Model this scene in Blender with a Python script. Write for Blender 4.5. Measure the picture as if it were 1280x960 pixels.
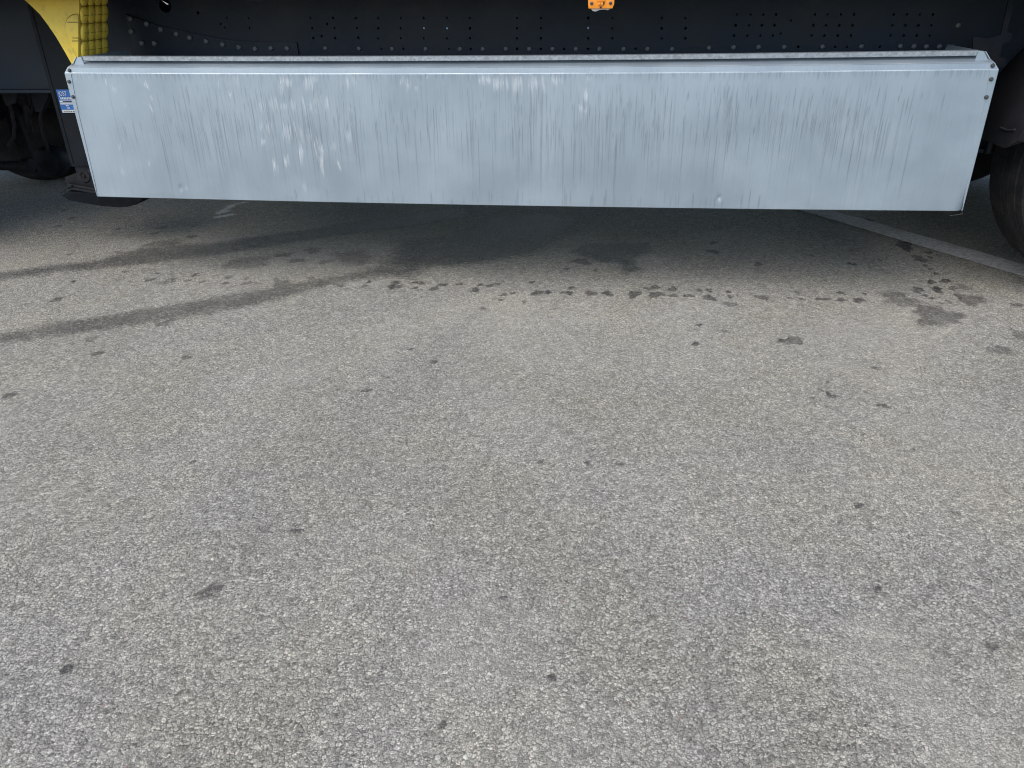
import bpy, bmesh, math, random
import numpy as np
from mathutils import Matrix, Vector
R = math.radians
random.seed(7)
rng = np.random.default_rng(11)

# ------------------------------------------------------------------ scene, camera, light
for o in list(bpy.data.objects):
    bpy.data.objects.remove(o, do_unlink=True)
S = bpy.context.scene
COL = S.collection
PITCH, ROLL, YAW = R(27.41), R(-0.979), R(-7.656)
CAM = (0.4565, -3.1425, 1.1833)
FPX = 962.0                                     # focal length for a 1280 pixel wide picture
cd = bpy.data.cameras.new('camera')
cd.sensor_width = 36.0
cd.lens = FPX / 1280 * 36
cd.clip_start = 0.02
cd.clip_end = 2000
cam = bpy.data.objects.new('camera', cd)
COL.objects.link(cam)
cam.matrix_world = (Matrix.Translation(CAM) @ Matrix.Rotation(-YAW, 4, 'Z')
                    @ Matrix.Rotation(math.pi/2 - PITCH, 4, 'X') @ Matrix.Rotation(ROLL, 4, 'Z'))
S.camera = cam

SUN_EL, SUN_AZ = R(52), R(212)                  # azimuth from +Y, clockwise seen from above
W = bpy.data.worlds.new('World')
S.world = W
W.use_nodes = True
nt = W.node_tree
sky = nt.nodes.new('ShaderNodeTexSky')
sky.sky_type = 'NISHITA'
sky.sun_disc = False
sky.sun_elevation = SUN_EL
sky.sun_rotation = SUN_AZ
sky.air_density = 1.0
sky.dust_density = 1.2
sky.ozone_density = 1.0
bg = nt.nodes['Background']
bg.inputs['Strength'].default_value = 0.12
nt.links.new(sky.outputs['Color'], bg.inputs['Color'])
sd = bpy.data.lights.new('sun', 'SUN')
sd.energy = 1.5
sd.angle = R(70)
sd.color = (1.0, 0.91, 0.77)
sun = bpy.data.objects.new('sun', sd)
COL.objects.link(sun)
to_sun = Vector((math.sin(SUN_AZ)*math.cos(SUN_EL), math.cos(SUN_AZ)*math.cos(SUN_EL), math.sin(SUN_EL)))
sun.rotation_euler = to_sun.to_track_quat('Z', 'Y').to_euler()
S.cycles.filter_width = 1.05
S.view_settings.view_transform = 'Standard'
S.view_settings.look = 'None'
S.view_settings.exposure = 0.85
S.view_settings.gamma = 1.0
S.view_settings.use_curve_mapping = False

# ------------------------------------------------------------------ where a sight line meets a plane
_M = np.array(cam.matrix_world)[:3, :3]
_C = np.array(CAM)
def ray(px, py):
    return _M @ np.array([(px-640)/FPX, -(py-480)/FPX, -1.0])
def atY(px, py, Y):
    d = ray(px, py); return _C + d*(Y-_C[1])/d[1]
def atZ(px, py, Z=0.0):
    d = ray(px, py); return _C + d*(Z-_C[2])/d[2]

# ------------------------------------------------------------------ materials
class N:
    def __init__(self, name):
        self.m = bpy.data.materials.new(name)
        self.m.use_nodes = True
        self.t = self.m.node_tree
        self.p = self.t.nodes['Principled BSDF']
        self.co = None
    def new(self, typ, **kw):
        n = self.t.nodes.new(typ)
        for k, v in kw.items():
            setattr(n, k, v)
        return n
    def put(self, sock, v):
        if hasattr(v, 'is_output') or isinstance(v, bpy.types.NodeSocket):
            self.t.links.new(v, sock)
        elif isinstance(v, (tuple, list)):
            sock.default_value = tuple(v) + ((1.0,) if len(v) == 3 and len(sock.default_value) == 4 else ())
        else:
            sock.default_value = v
    def coord(self):
        if self.co is None:
            self.co = self.new('ShaderNodeTexCoord').outputs['Object']
        return self.co
    def mapping(self, scale):
        n = self.new('ShaderNodeMapping')
        self.put(n.inputs['Vector'], self.coord())
        n.inputs['Scale'].default_value = scale
        return n.outputs['Vector']
    def noise(self, scale, detail=3, rough=.55, vec=None):
        n = self.new('ShaderNodeTexNoise')
        self.put(n.inputs['Vector'], vec if vec is not None else self.coord())
        n.inputs['Scale'].default_value = scale
        n.inputs['Detail'].default_value = detail
        n.inputs['Roughness'].default_value = rough
        return n.outputs['Fac']
    def voro(self, scale, feature='F1', vec=None, out='Distance', rnd=1.0):
        n = self.new('ShaderNodeTexVoronoi', feature=feature)
        self.put(n.inputs['Vector'], vec if vec is not None else self.coord())
        n.inputs['Scale'].default_value = scale
        n.inputs['Randomness'].default_value = rnd
        return n.outputs[out] if out else n
    def math(self, op, a, b=0.0, clamp=False):
        n = self.new('ShaderNodeMath', operation=op, use_clamp=clamp)
        self.put(n.inputs[0], a); self.put(n.inputs[1], b)
        return n.outputs[0]
    def ramp(self, v, a, b, lo=0.0, hi=1.0, smooth=True):
        n = self.new('ShaderNodeMapRange', interpolation_type='SMOOTHSTEP' if smooth else 'LINEAR')
        self.put(n.inputs['Value'], v)
        n.inputs['From Min'].default_value = a; n.inputs['From Max'].default_value = b
        n.inputs['To Min'].default_value = lo; n.inputs['To Max'].default_value = hi
        return n.outputs['Result']
    def mix(self, f, a, b, blend='MIX'):
        n = self.new('ShaderNodeMix', data_type='RGBA', blend_type=blend)
        self.put(n.inputs['Factor'], f)
        self.put(n.inputs['A'] if False else n.inputs[6], a); self.put(n.inputs[7], b)
        return n.outputs[2]
    def attr(self, name):
        n = self.new('ShaderNodeAttribute', attribute_name=name)
        return n.outputs['Fac']
    def bump(self, h, strength=.3, dist=.003, normal=None):
        n = self.new('ShaderNodeBump')
        n.inputs['Strength'].default_value = strength
        n.inputs['Distance'].default_value = dist
        self.put(n.inputs['Height'], h)
        if normal is not None: self.put(n.inputs['Normal'], normal)
        return n.outputs['Normal']
    def set(self, **kw):
        for k, v in kw.items():
            self.put(self.p.inputs[k.replace('_', ' ')], v)
        return self

def paint(name, col, rough=.5, metal=0.0, var=.25, scale=9, bump=.05, dirt=None):
    n = N(name)
    f = n.noise(scale, 4, .6)
    c = n.mix(n.ramp(f, .3, .7), tuple(x*(1-var) for x in col), tuple(min(1, x*(1+var)) for x in col))
    if dirt:
        c = n.mix(n.ramp(n.noise(scale*2.3, 5, .65), .5, .72, 0, .75), c, dirt)
    n.set(Base_Color=c, Roughness=n.ramp(f, .25, .75, rough-.08, rough+.08), Metallic=metal,
          Normal=n.bump(n.noise(220, 2), bump, .001))
    return n.m

def asphalt():
    n = N('asphalt')
    warp = n.new('ShaderNodeVectorMath', operation='ADD')
    nz = n.new('ShaderNodeTexNoise'); n.put(nz.inputs['Vector'], n.coord())
    nz.inputs['Scale'].default_value = 160; nz.inputs['Detail'].default_value = 2
    sc = n.new('ShaderNodeVectorMath', operation='SCALE'); n.put(sc.inputs[0], nz.outputs['Color'])
    sc.inputs['Scale'].default_value = .006
    n.put(warp.inputs[0], n.coord()); n.put(warp.inputs[1], sc.outputs[0])
    v = warp.outputs[0]
    # stones of two sizes, each cell with its own tone
    va = n.voro(116, vec=v, out=None); vb = n.voro(285, vec=v, out=None)
    sa = n.new('ShaderNodeSeparateColor'); n.put(sa.inputs[0], va.outputs['Color'])
    sb = n.new('ShaderNodeSeparateColor'); n.put(sb.inputs[0], vb.outputs['Color'])
    ea = n.voro(116, 'DISTANCE_TO_EDGE', vec=v); eb = n.voro(285, 'DISTANCE_TO_EDGE', vec=v)
    big = n.ramp(sa.outputs[1], .42, .5)                       # which cells hold a large stone
    ta = n.ramp(sa.outputs[0], 0, 1, .31, .76, False)
    tb = n.ramp(sb.outputs[0], 0, 1, .22, .76, False)
    tone = n.mix(n.math('MULTIPLY', big, n.ramp(ea, .02, .12)), tb, ta)
    pale_fleck = n.ramp(sb.outputs[1], .86, .93)  # random small stones in a paler tone
    tone = n.mix(n.math('MULTIPLY', pale_fleck, n.ramp(eb, .03, .12, 0, .6)), tone, (.80, .80, .80))
    # dark binder in the gaps
    gap = n.math('MULTIPLY', n.ramp(eb, .0, .16, .42, 1), n.ramp(ea, 0, .11, .42, 1))
    fine = n.ramp(n.noise(560, 3, .75), .25, .75, .52, 1.52)
    mid = n.ramp(n.noise(26, 4, .6), .3, .7, .90, 1.10)
    wide = n.ramp(n.noise(1.7, 5, .62), .3, .7, .93, 1.07)
    val = n.math('MULTIPLY', n.math('MULTIPLY', gap, fine), n.math('MULTIPLY', mid, wide))
    col = n.mix(1.0, tone, val, 'MULTIPLY')
    hue = n.mix(n.ramp(n.noise(2.6, 4, .6), .35, .68), (1.02, .985, .885), (1.06, 1.005, .84))
    hue = n.mix(n.ramp(sa.outputs[2], .55, 1, 0, .5), hue, (1.0, .96, .85))
    col = n.mix(1.0, col, hue, 'MULTIPLY')
    dust = n.math('MULTIPLY', n.ramp(n.noise(.95, 6, .68), .45, .66), n.ramp(n.noise(11, 4, .65), .25, .65, .45, 1))
    col = n.mix(n.math('MULTIPLY', dust, .24), col, (.56, .52, .44))
    pd = n.ramp(n.math('ADD', n.attr('pale_patch'), n.math('MULTIPLY', n.math('SUBTRACT', n.noise(14, 4, .65), .5), .7)), .35, .9)
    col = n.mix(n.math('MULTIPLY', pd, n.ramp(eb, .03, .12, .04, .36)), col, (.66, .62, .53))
    # rare pale chips, rare reddish chips
    vc = n.voro(52, vec=n.coord(), out=None)
    scx = n.new('ShaderNodeSeparateColor'); n.put(scx.inputs[0], vc.outputs['Color'])
    chip = n.math('MULTIPLY', n.ramp(scx.outputs[0], .974, .979), n.ramp(vc.outputs['Distance'], .12, .24, 1, 0))
    col = n.mix(n.math('MULTIPLY', chip, .8), col, (.62, .60, .54))
    red = n.math('MULTIPLY', n.ramp(scx.outputs[1], .993, .995), n.ramp(vc.outputs['Distance'], .22, .34, 1, 0))
    col = n.mix(n.math('MULTIPLY', red, .22), col, (.33, .15, .10))
    # small old oil drops all over
    vd = n.voro(7.5, vec=n.coord(), out=None)
    sdp = n.new('ShaderNodeSeparateColor'); n.put(sdp.inputs[0], vd.outputs['Color'])
    drop = n.math('MULTIPLY', n.ramp(sdp.outputs[0], .9, .92), n.ramp(n.math('ADD', vd.outputs['Distance'], n.math('MULTIPLY', n.noise(90, 3), .10)), .09, .125, 1, 0))
    # damp patches and drips laid down per vertex, edges broken by the stones
    wet = n.attr('wet')
    brk = n.math('ADD', n.math('MULTIPLY', n.math('SUBTRACT', n.noise(42, 4, .65), .5), .8),
                 n.math('MULTIPLY', n.math('SUBTRACT', n.noise(210, 2, .7), .5), 1.0))
    w = n.ramp(n.math('ADD', wet, n.math('MULTIPLY', brk, n.ramp(wet, 0, .25))), .32, .72)
    w = n.math('MULTIPLY', w, n.math('MULTIPLY', n.math('MULTIPLY', n.attr('wetness'), 1.12, True), n.ramp(n.noise(9, 4, .6), .3, .62, .74, 1)))
    vs = n.voro(150, vec=v, out=None)                          # some stone tops have dried pale again
    ssc = n.new('ShaderNodeSeparateColor'); n.put(ssc.inputs[0], vs.outputs['Color'])
    stone_top = n.math('MULTIPLY', n.ramp(ssc.outputs[0], .55, 1, 1, .42), n.ramp(n.noise(330, 2, .7), .4, .75, 1, .8))
    w = n.math('MULTIPLY', n.math('MAXIMUM', w, n.math('MULTIPLY', drop, .55)), stone_top)
    dk = n.mix(1.0, col, (.11, .11, .12), 'MULTIPLY')
    col = n.mix(w, col, dk)
    pale = n.ramp(n.math('ADD', n.math('MULTIPLY', n.attr('splash'), .75), n.math('MULTIPLY', brk, 1.1)), .5, .7)
    col = n.mix(n.math('MULTIPLY', pale, .95), col, (.84, .84, .82))
    h = n.math('ADD', n.math('MULTIPLY', n.ramp(ea, 0, .22), n.math('MULTIPLY', big, 1.0)),
               n.math('ADD', n.math('MULTIPLY', n.ramp(eb, 0, .3), .55), n.math('MULTIPLY', n.noise(500, 2, .7), .5)))
    h = n.math('ADD', h, n.math('MULTIPLY', sb.outputs[2], .5))
    n.set(Base_Color=col, Roughness=n.ramp(w, 0, 1, .88, .5), Normal=n.bump(h, .72, .0038))
    n.p.inputs['Specular IOR Level'].default_value = .3
    return n.m

def road_paint():
    n = N('worn_road_paint')
    ea = n.voro(150, 'DISTANCE_TO_EDGE'); f = n.noise(60, 4, .65)
    wear = n.ramp(n.math('ADD', f, n.math('MULTIPLY', n.noise(6, 3), .35)), .55, .80)
    c = n.mix(n.ramp(n.noise(300, 2), .3, .7), (.58, .58, .57), (.72, .72, .70))
    c = n.mix(n.math('MULTIPLY', wear, .8), c, (.38, .38, .37))
    n.set(Base_Color=c, Roughness=.85, Normal=n.bump(n.math('ADD', ea, n.noise(400, 2)), .6, .003))
    return n.m

def brushed_aluminium(name='weathered_aluminium', attrs=True):
    n = N(name)
    st = n.noise(1.0, 3, .6, n.mapping((330, 330, 5)))
    st2 = n.noise(1.0, 4, .6, n.mapping((70, 70, 2.0)))
    cl = n.noise(3.2, 5, .6)
    c = n.mix(n.ramp(cl, .3, .7), (.32, .388, .444), (.388, .46, .514))
    c = n.mix(n.ramp(st, .4, .75, 0, .14), c, (.22, .25, .29))
    c = n.mix(n.ramp(st2, .5, .75, 0, .10), c, (.30, .34, .38))
    c = n.mix(n.ramp(st2, .25, .42, .07, 0), c, (.68, .71, .74))
    rough = n.ramp(cl, .3, .7, .42, .54)
    if attrs:
        brk = n.ramp(n.noise(1.0, 3, .7, n.mapping((500, 500, 24))), .3, .62, .35, 1)
        d = n.math('MULTIPLY', n.attr('streak'), brk)
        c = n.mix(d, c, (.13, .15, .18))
        wt = n.math('MULTIPLY', n.math('MULTIPLY', n.attr('scour'), .85), n.ramp(n.noise(1.0, 3, .7, n.mapping((420, 420, 30))), .3, .55, .25, 1))
        c = n.mix(wt, c, (.86, .88, .90))
    n.set(Base_Color=c, Metallic=.55, Roughness=rough,
          Normal=n.bump(n.math('ADD', n.noise(1.0, 2, .5, n.mapping((260, 260, 3))), n.math('MULTIPLY', n.noise(2.2, 2), 6)), .12, .002))
    return n.m

def galvanised():
    n = N('galvanised_steel')
    v = n.voro(140, out=None)
    sc = n.new('ShaderNodeSeparateColor'); n.put(sc.inputs[0], v.outputs['Color'])
    f = n.noise(40, 5, .7)
    c = n.mix(sc.outputs[0], (.27, .30, .33), (.40, .44, .47))
    c = n.mix(n.ramp(f, .52, .68, 0, .65), c, (.20, .21, .22))
    n.set(Base_Color=c, Metallic=.6, Roughness=.5, Normal=n.bump(f, .15, .002))
    return n.m

M = {}
M['asphalt'] = asphalt()
M['line'] = road_paint()
M['alu'] = brushed_aluminium()
M['alu_plain'] = brushed_aluminium('plain_aluminium', False)
M['galv'] = galvanised()
M['frame'] = paint('chassis_paint', (.013, .022, .037), .5, .0, .18, 3.5, .05, (.018, .023, .031))
M['frame_dark'] = paint('chassis_paint_dirty', (.011, .014, .019), .6, 0, .25, 7, .1, (.024, .021, .019))
M['rivet'] = paint('rivet_head', (.13, .145, .15), .55, .1, .25, 50, .1)
def tyre_rubber():
    n = N('tyre_rubber')
    sp = n.new('ShaderNodeSeparateXYZ'); n.put(sp.inputs[0], n.coord())
    an = n.math('ARCTAN2', sp.outputs['X'], sp.outputs['Z'])
    rad = n.math('SQRT', n.math('ADD', n.math('POWER', sp.outputs['X'], 2), n.math('POWER', sp.outputs['Z'], 2)))
    z = n.math('ADD', n.math('MULTIPLY', an, 84), n.math('MULTIPLY', n.math('SINE', n.math('MULTIPLY', sp.outputs['Y'], 70)), .5))
    cut = n.math('MULTIPLY', n.ramp(n.math('SINE', z), .95, .99), n.ramp(rad, .505, .515))
    side = n.math('MULTIPLY', n.ramp(n.math('SINE', n.math('MULTIPLY', rad, 520)), .3, .8), n.ramp(rad, .33, .48, 1, .0))
    c = n.mix(n.ramp(n.noise(9, 5, .65), .4, .7), (.015, .016, .018), (.034, .034, .034))
    c = n.mix(n.math('MULTIPLY', cut, .6), c, (.012, .012, .013))
    n.set(Base_Color=c, Roughness=.75, Normal=n.bump(n.math('ADD', n.math('MULTIPLY', cut, -.5), n.math('ADD', n.math('MULTIPLY', side, .3), n.math('MULTIPLY', n.noise(60, 3), .2))), .6, .006))
    return n.m
M['rubber'] = tyre_rubber()
M['sole'] = paint('black_foot_sole', (.010, .012, .015), .7, 0, .2, 30, .1)
M['rim'] = paint('painted_rim', (.30, .31, .32), .45, .4, .2, 20, .05, (.12, .11, .10))
M['plastic'] = paint('mudguard_plastic', (.030, .031, .036), .5, 0, .2, 11, .2, (.042, .041, .043))
M['rusty'] = paint('dirty_steel', (.024, .025, .029), .65, .2, .3, 26, .3, (.036, .030, .028))
M['yellow'] = paint('yellow_plastic', (.95, .68, .085), .45, 0, .08, 12, .06, (.66, .47, .09))
M['yellow_groove'] = paint('dark_yellow_groove', (.36, .25, .04), .6, 0, .2, 30, .1)  # darker yellow for the groove lines
M['amber'] = paint('amber_lens', (.86, .30, .03), .25, 0, .08, 60, .02)
M['screw'] = paint('dull_screw', (.07, .075, .08), .4, .5, .2, 80, .1)
M['blackhole'] = paint('black_recess', (.012, .012, .013), .7, 0, .1, 40, .02)
M['white'] = paint('white_plastic', (.78, .78, .76), .5, 0, .06, 20, .02)
M['blue'] = paint('blue_enamel', (.03, .16, .50), .4, 0, .08, 30, .02)
M['chip'] = paint('pale_stone', (.70, .67, .60), .8, 0, .12, 90, .2)
M['curtain'] = paint('curtain_fabric', (.30, .33, .37), .6, 0, .08, 2, .1)
M['wood'] = paint('deck_underside', (.06, .05, .045), .7, 0, .3, 6, .2)

for k, v in (('frame_dark', .2), ('rusty', .15), ('sole', .08), ('rubber', .15), ('plastic', .2), ('frame', .3)):
    M[k].node_tree.nodes['Principled BSDF'].inputs['Specular IOR Level'].default_value = v

# ------------------------------------------------------------------ mesh helpers
def add_box(bm, x0, x1, y0, y1, z0, z1, mi=0, bev=0.0):
    vs = [bm.verts.new((x, y, z)) for x in (x0, x1) for y in (y0, y1) for z in (z0, z1)]
    fs = [bm.faces.new([vs[i] for i in q]) for q in ((0,1,3,2),(4,6,7,5),(0,4,5,1),(2,3,7,6),(0,2,6,4),(1,5,7,3))]
    for f in fs: f.material_index = mi
    if bev:
        es = list({e for f in fs for e in f.edges})
        r = bmesh.ops.bevel(bm, geom=es, offset=bev, segments=2, profile=.6, affect='EDGES')
        for f in r['faces']: f.material_index = mi
    return vs
def add_prism(bm, pts, axis, a, b, mi=0, bev=0.0):
    """closed outline pts in the plane across `axis`, extruded from a to b"""
    def mk(p, q):
        return {'y': (p[0], q, p[1]), 'x': (q, p[0], p[1]), 'z': (p[0], p[1], q)}[axis]
    A = [bm.verts.new(mk(p, a)) for p in pts]; B = [bm.verts.new(mk(p, b)) for p in pts]
    fs = [bm.faces.new(A), bm.faces.new(B[::-1])]
    k = len(pts)
    for i in range(k):
        fs.append(bm.faces.new((A[i], B[i], B[(i+1) % k], A[(i+1) % k])))
    for f in fs: f.material_index = mi
    if bev:
        es = list({e for f in fs[:2] for e in f.edges})
        r = bmesh.ops.bevel(bm, geom=es, offset=bev, segments=2, profile=.6, affect='EDGES')
        for f in r['faces']: f.material_index = mi
def add_lathe(bm, prof, c, axis='y', seg=48, mi=0):
    """profile of (radius, along) turned about `axis` through c; open ends at radius 0 allowed"""
    rings = []
    for r, a in prof:
        ring = []
        for k in range(seg):
            t = 2*math.pi*k/seg
            u, w = r*math.cos(t), r*math.sin(t)
            p = {'y': (u, a, w), 'x': (a, u, w), 'z': (u, w, a)}[axis]
            ring.append(bm.verts.new((c[0]+p[0], c[1]+p[1], c[2]+p[2])))
        rings.append(ring)
    for i in range(len(rings)-1):
        for k in range(seg):
            f = bm.faces.new((rings[i][k], rings[i][(k+1) % seg], rings[i+1][(k+1) % seg], rings[i+1][k]))
            f.material_index = mi
    for ring in (rings[0], rings[-1]):
        if True:
            f = bm.faces.new(ring); f.material_index = mi
def add_tube(bm, pts, r, seg=12, mi=0):
    pts = [Vector(p) for p in pts]
    rings = []
    for i, p in enumerate(pts):
        d = (pts[min(i+1, len(pts)-1)] - pts[max(i-1, 0)]).normalized()
        u = d.cross(Vector((0, 0, 1)))
        if u.length < .05: u = d.cross(Vector((1, 0, 0)))
        u.normalize(); w = d.cross(u)
        rings.append([bm.verts.new(p + u*r*math.cos(2*math.pi*k/seg) + w*r*math.sin(2*math.pi*k/seg)) for k in range(seg)])
    for i in range(len(rings)-1):
        for k in range(seg):
            bm.faces.new((rings[i][k], rings[i][(k+1) % seg], rings[i+1][(k+1) % seg], rings[i+1][k])).material_index = mi
    bm.faces.new(rings[0]).material_index = mi; bm.faces.new(rings[-1]).material_index = mi
def add_bar(bm, p, q, w, h, mi=0):
    """rectangular bar from p to q"""
    p, q = Vector(p), Vector(q); d = (q-p).normalized()
    u = d.cross(Vector((0, 1, 0))); u.normalize(); v = d.cross(u)
    A = [bm.verts.new(p + u*sx*w/2 + v*sy*h/2) for sx, sy in ((-1,-1),(1,-1),(1,1),(-1,1))]
    B = [bm.verts.new(q + u*sx*w/2 + v*sy*h/2) for sx, sy in ((-1,-1),(1,-1),(1,1),(-1,1))]
    fs = [bm.faces.new(A), bm.faces.new(B[::-1])]
    for i in range(4): fs.append(bm.faces.new((A[i], B[i], B[(i+1) % 4], A[(i+1) % 4])))
    for f in fs: f.material_index = mi

def obj(name, bm, mats, parent=None, ang=35):
    me = bpy.data.meshes.new(name)
    bmesh.ops.recalc_face_normals(bm, faces=bm.faces)
    bm.to_mesh(me); bm.free()
    return link(name, me, mats, parent, ang)
def link(name, me, mats, parent=None, ang=35):
    if not isinstance(mats, (list, tuple)): mats = [mats]
    for m in mats: me.materials.append(m)
    if ang:
        me.polygons.foreach_set('use_smooth', [True]*len(me.polygons))
        me.set_sharp_from_angle(angle=R(ang))
    o = bpy.data.objects.new(name, me)
    COL.objects.link(o)
    if parent is not None: adopt(o, parent)
    return o
ORIGIN = {}
def adopt(o, parent):
    o.parent = parent
    L = ORIGIN.get(parent.name)
    if L is not None: o.matrix_parent_inverse = Matrix.Translation(-Vector(L))
def thing(name, loc, label, cat, group=None):
    o = bpy.data.objects.new(name, None)
    o.empty_display_size = .2
    COL.objects.link(o); o.location = loc; ORIGIN[o.name] = loc
    o['label'] = label; o['category'] = cat
    if group: o['group'] = group
    return o
def shift_parent(o, parent, loc):
    """a child sharing another mesh, at its own place"""
    adopt(o, parent); o.location = loc
BM = bmesh.new

# ------------------------------------------------------------------ ground, with damp patches
def axis_pts(lo, hi, step, far):
    core = np.arange(lo, hi + step/2, step)
    out = [1, .4, .15, .05, .015]
    left = [lo - far*f for f in out]; right = [hi + far*f for f in out[::-1]]
    return np.array(left + list(core) + right)
gx = axis_pts(-4.6, 3.2, .0085, 600)
gy = axis_pts(-2.6, 2.3, .0135, 600)
gy = np.concatenate([gy[gy < -.75], np.arange(-.745, .65, .007), gy[gy > .655]])
GX, GY = np.meshgrid(gx, gy)
nx, ny = len(gx), len(gy)
wet = np.zeros_like(GX); wetness = np.full_like(GX, .8); splash = np.zeros_like(GX)
def lay(field, strength=None):
    global wet, wetness
    up = field > wet
    wet = np.where(up, field, wet)
    if strength is not None: wetness = np.where(up, strength, wetness)
def fall(d, soft):                                # d<0 inside
    return np.clip(.5 - d/soft*.5, 0, 1)
def drip(px, py, w=12, h=None, s=.85):
    """one drip: centre and picture width/height taken down to the ground in metres"""
    h = h if h is not None else max(4, w*.45)
    c = atZ(px, py); rx = abs(atZ(px+w/2, py)[0]-c[0]); ry = abs(atZ(px, py+h/2)[1]-atZ(px, py-h/2)[1])/2
    rx = max(rx*.92, .010); ry = max(ry*.92, .010)
    i0, i1 = np.searchsorted(gx, [c[0]-3*rx, c[0]+3*rx]); j0, j1 = np.searchsorted(gy, [c[1]-3*ry, c[1]+3*ry])
    if i1 <= i0 or j1 <= j0: return
    X, Y = GX[j0:j1, i0:i1], GY[j0:j1, i0:i1]
    a0 = rng.uniform(0, 6.28, 3)
    th = np.arctan2((Y-c[1])/ry, (X-c[0])/rx)
    lump = 1 + .22*np.sin(2*th+a0[0]) + .18*np.sin(3*th+a0[1]) + .13*np.sin(5*th+a0[2]) + .09*np.sin(9*th+a0[1]*2)
    d = np.hypot((X-c[0])/rx, (Y-c[1])/ry)/lump - 1
    f = fall(d, .42)
    sub = wet[j0:j1, i0:i1]; up = f > sub
    wet[j0:j1, i0:i1] = np.where(up, f, sub)
    wetness[j0:j1, i0:i1] = np.where(up, s, wetness[j0:j1, i0:i1])
def seg_dist(p, q):
    v = q-p; t = np.clip(((GX-p[0])*v[0]+(GY-p[1])*v[1])/(v@v), 0, 1)
    return np.hypot(GX-p[0]-t*v[0], GY-p[1]-t*v[1]), t
def band(pts, s, soft=.085):
    """a trail: (px, top py, bottom py) stations"""
    st = [(atZ(x, (a+b)/2)[:2], abs(atZ(x, a)[1]-atZ(x, b)[1])*.42) for x, a, b in pts]
    best = np.full_like(GX, 9.0)
    for (p, wp), (q, wq) in zip(st, st[1:]):
        d, t = seg_dist(p, q); best = np.minimum(best, d - (wp + (wq-wp)*t))
    lay(fall(best, soft), s)
def patch(pts, s, soft=.13):
    P = np.array([atZ(*p)[:2] for p in pts])
    ins = np.zeros(GX.shape, bool); best = np.full_like(GX, 9.0)
    for p, q in zip(P, np.roll(P, -1, 0)):
        d, _ = seg_dist(p, q); best = np.minimum(best, d)
        cr = ((p[1] > GY) != (q[1] > GY)) & (GX < (q[0]-p[0])*(GY-p[1])/(q[1]-p[1]+1e-12) + p[0])
        ins ^= cr
    lay(fall(np.where(ins, -best, best), soft), s)
A5 = lambda x, y: (x/3.048, 240+y/3.046)
A6 = lambda x, y: (400+x/2.783, 240+y/2.783)
A7 = lambda x, y: (840+x/2.909, 240+y/2.909)
band([(-60, 345, 362), (0, 338, 353), (60, 330, 344), (130, 322, 338), (180, 306, 334), (210, 303, 329), (262, 302, 322), (330, 292, 311), (394, 284, 300), (470, 272, 290), (560, 258, 276)], .78)
band([(-60, 428, 447), (0, 414, 434), (65, 401, 424), (148, 388, 413), (230, 375, 400), (300, 363, 388), (350, 355, 374), (394, 348, 361), (440, 341, 352), (500, 325, 345)], .72)
patch([A6(*p) for p in ((215,250),(290,172),(450,152),(600,90),(780,70),(900,95),(830,160),(740,215),(600,240),(480,255),(375,262),(325,302),(228,292))], 1.0)
patch([A6(*p) for p in ((875,208),(930,178),(1140,178),(1155,205),(1090,232),(1120,270),(1065,285),(1035,250),(975,246))], 1.0, .07)
patch([A6(*p) for p in ((40,215),(150,200),(190,230),(150,255),(70,250))], .55, .08)
patch([A5(*p) for p in ((835,275),(920,250),(1030,245),(1020,280),(930,295),(850,290))], .55, .06)
patch([A5(*p) for p in ((540,205),(600,185),(690,180),(690,200),(600,215))], .7, .06)
for x, y, *r in ((70,325,26),(155,327,24),(170,312,16),(258,330,46),(265,315,28),(330,315,24),(355,318,24),(333,334,18),(397,336,36),(430,322,28),(488,320,26),(540,341,32),(557,323,22),(592,325,28),(617,320,14),(640,357,26),(670,352,18),(737,314,20),(755,351,40),(793,349,28),(875,333,24),(860,351,36),(942,353,40),(1000,353,40),(1092,356,50),(1135,335,16),(1165,332,36),(1170,357,50),(1225,338,32),(1227,359,28),(1280,361,26),(568,405,22),(857,268,20),(710,383,14),(313,547,16),(395,592,26),(960,272,14),(628,376,12),(900,240,44),(925,245,36),(1085,262,40)):
    drip(*A6(x, y), r[0]/2.783*1.1, None, rng.uniform(.75, .95))
for x, y, w, *r in ((10,352,22),(10,378,22),(50,378,24),(75,379,18),(100,357,26),(135,358,30),(135,385,50),(205,363,22),(213,380,26),(213,408,52,20,.6),(328,384,46),(427,385,18),(457,366,22),(470,388,16),(530,389,20),(550,389,26),(572,389,18),(615,367,30),(615,392,36),(678,394,46),(700,370,18),(100,484,26),(85,552,32,14),(193,506,22,10,.6),(435,541,84,34,.8),(405,541,30),(465,547,30),(745,640,44,14,.6),(670,705,50,10,.5),(510,749,26,12,.7),(543,719,18),(577,738,36,26,.8),(752,775,26),(778,780,34),(845,195,62,34,.9),(800,150,30,12),(720,105,34,16),(900,243,56,22),(935,220,24),(940,238,20),(920,267,20),(940,280,22),(960,298,24),(943,327,32,16),(995,323,40,16),(895,356,46,22),(920,376,20),(962,354,46,22),(1020,350,30,18,.7),(1060,345,50,20,.5),(1045,380,40,20,.8),(1090,393,92,40,.6),(830,390,150,50,.6),(965,450,210,66,.68),(945,387,20),(1010,403,18),(980,404,16),(1255,410,42,14),(1195,575,80,44,.5),(1265,520,52,56,.5),(1130,462,50,12,.35),(510,232,18),(655,262,30),(653,212,18),(757,247,16),(315,262,34),(150,217,40),(555,322,14),(940,190,22),(1185,255,20),(820,150,16),(700,135,14),(1000,395,10),(160,130,40),(150,185,30)):
    h = r[0] if r else w*.45
    drip(*A7(x, y), w/2.909*1.05, h/2.909, r[1] if len(r) > 1 else rng.uniform(.75, .92))
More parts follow.
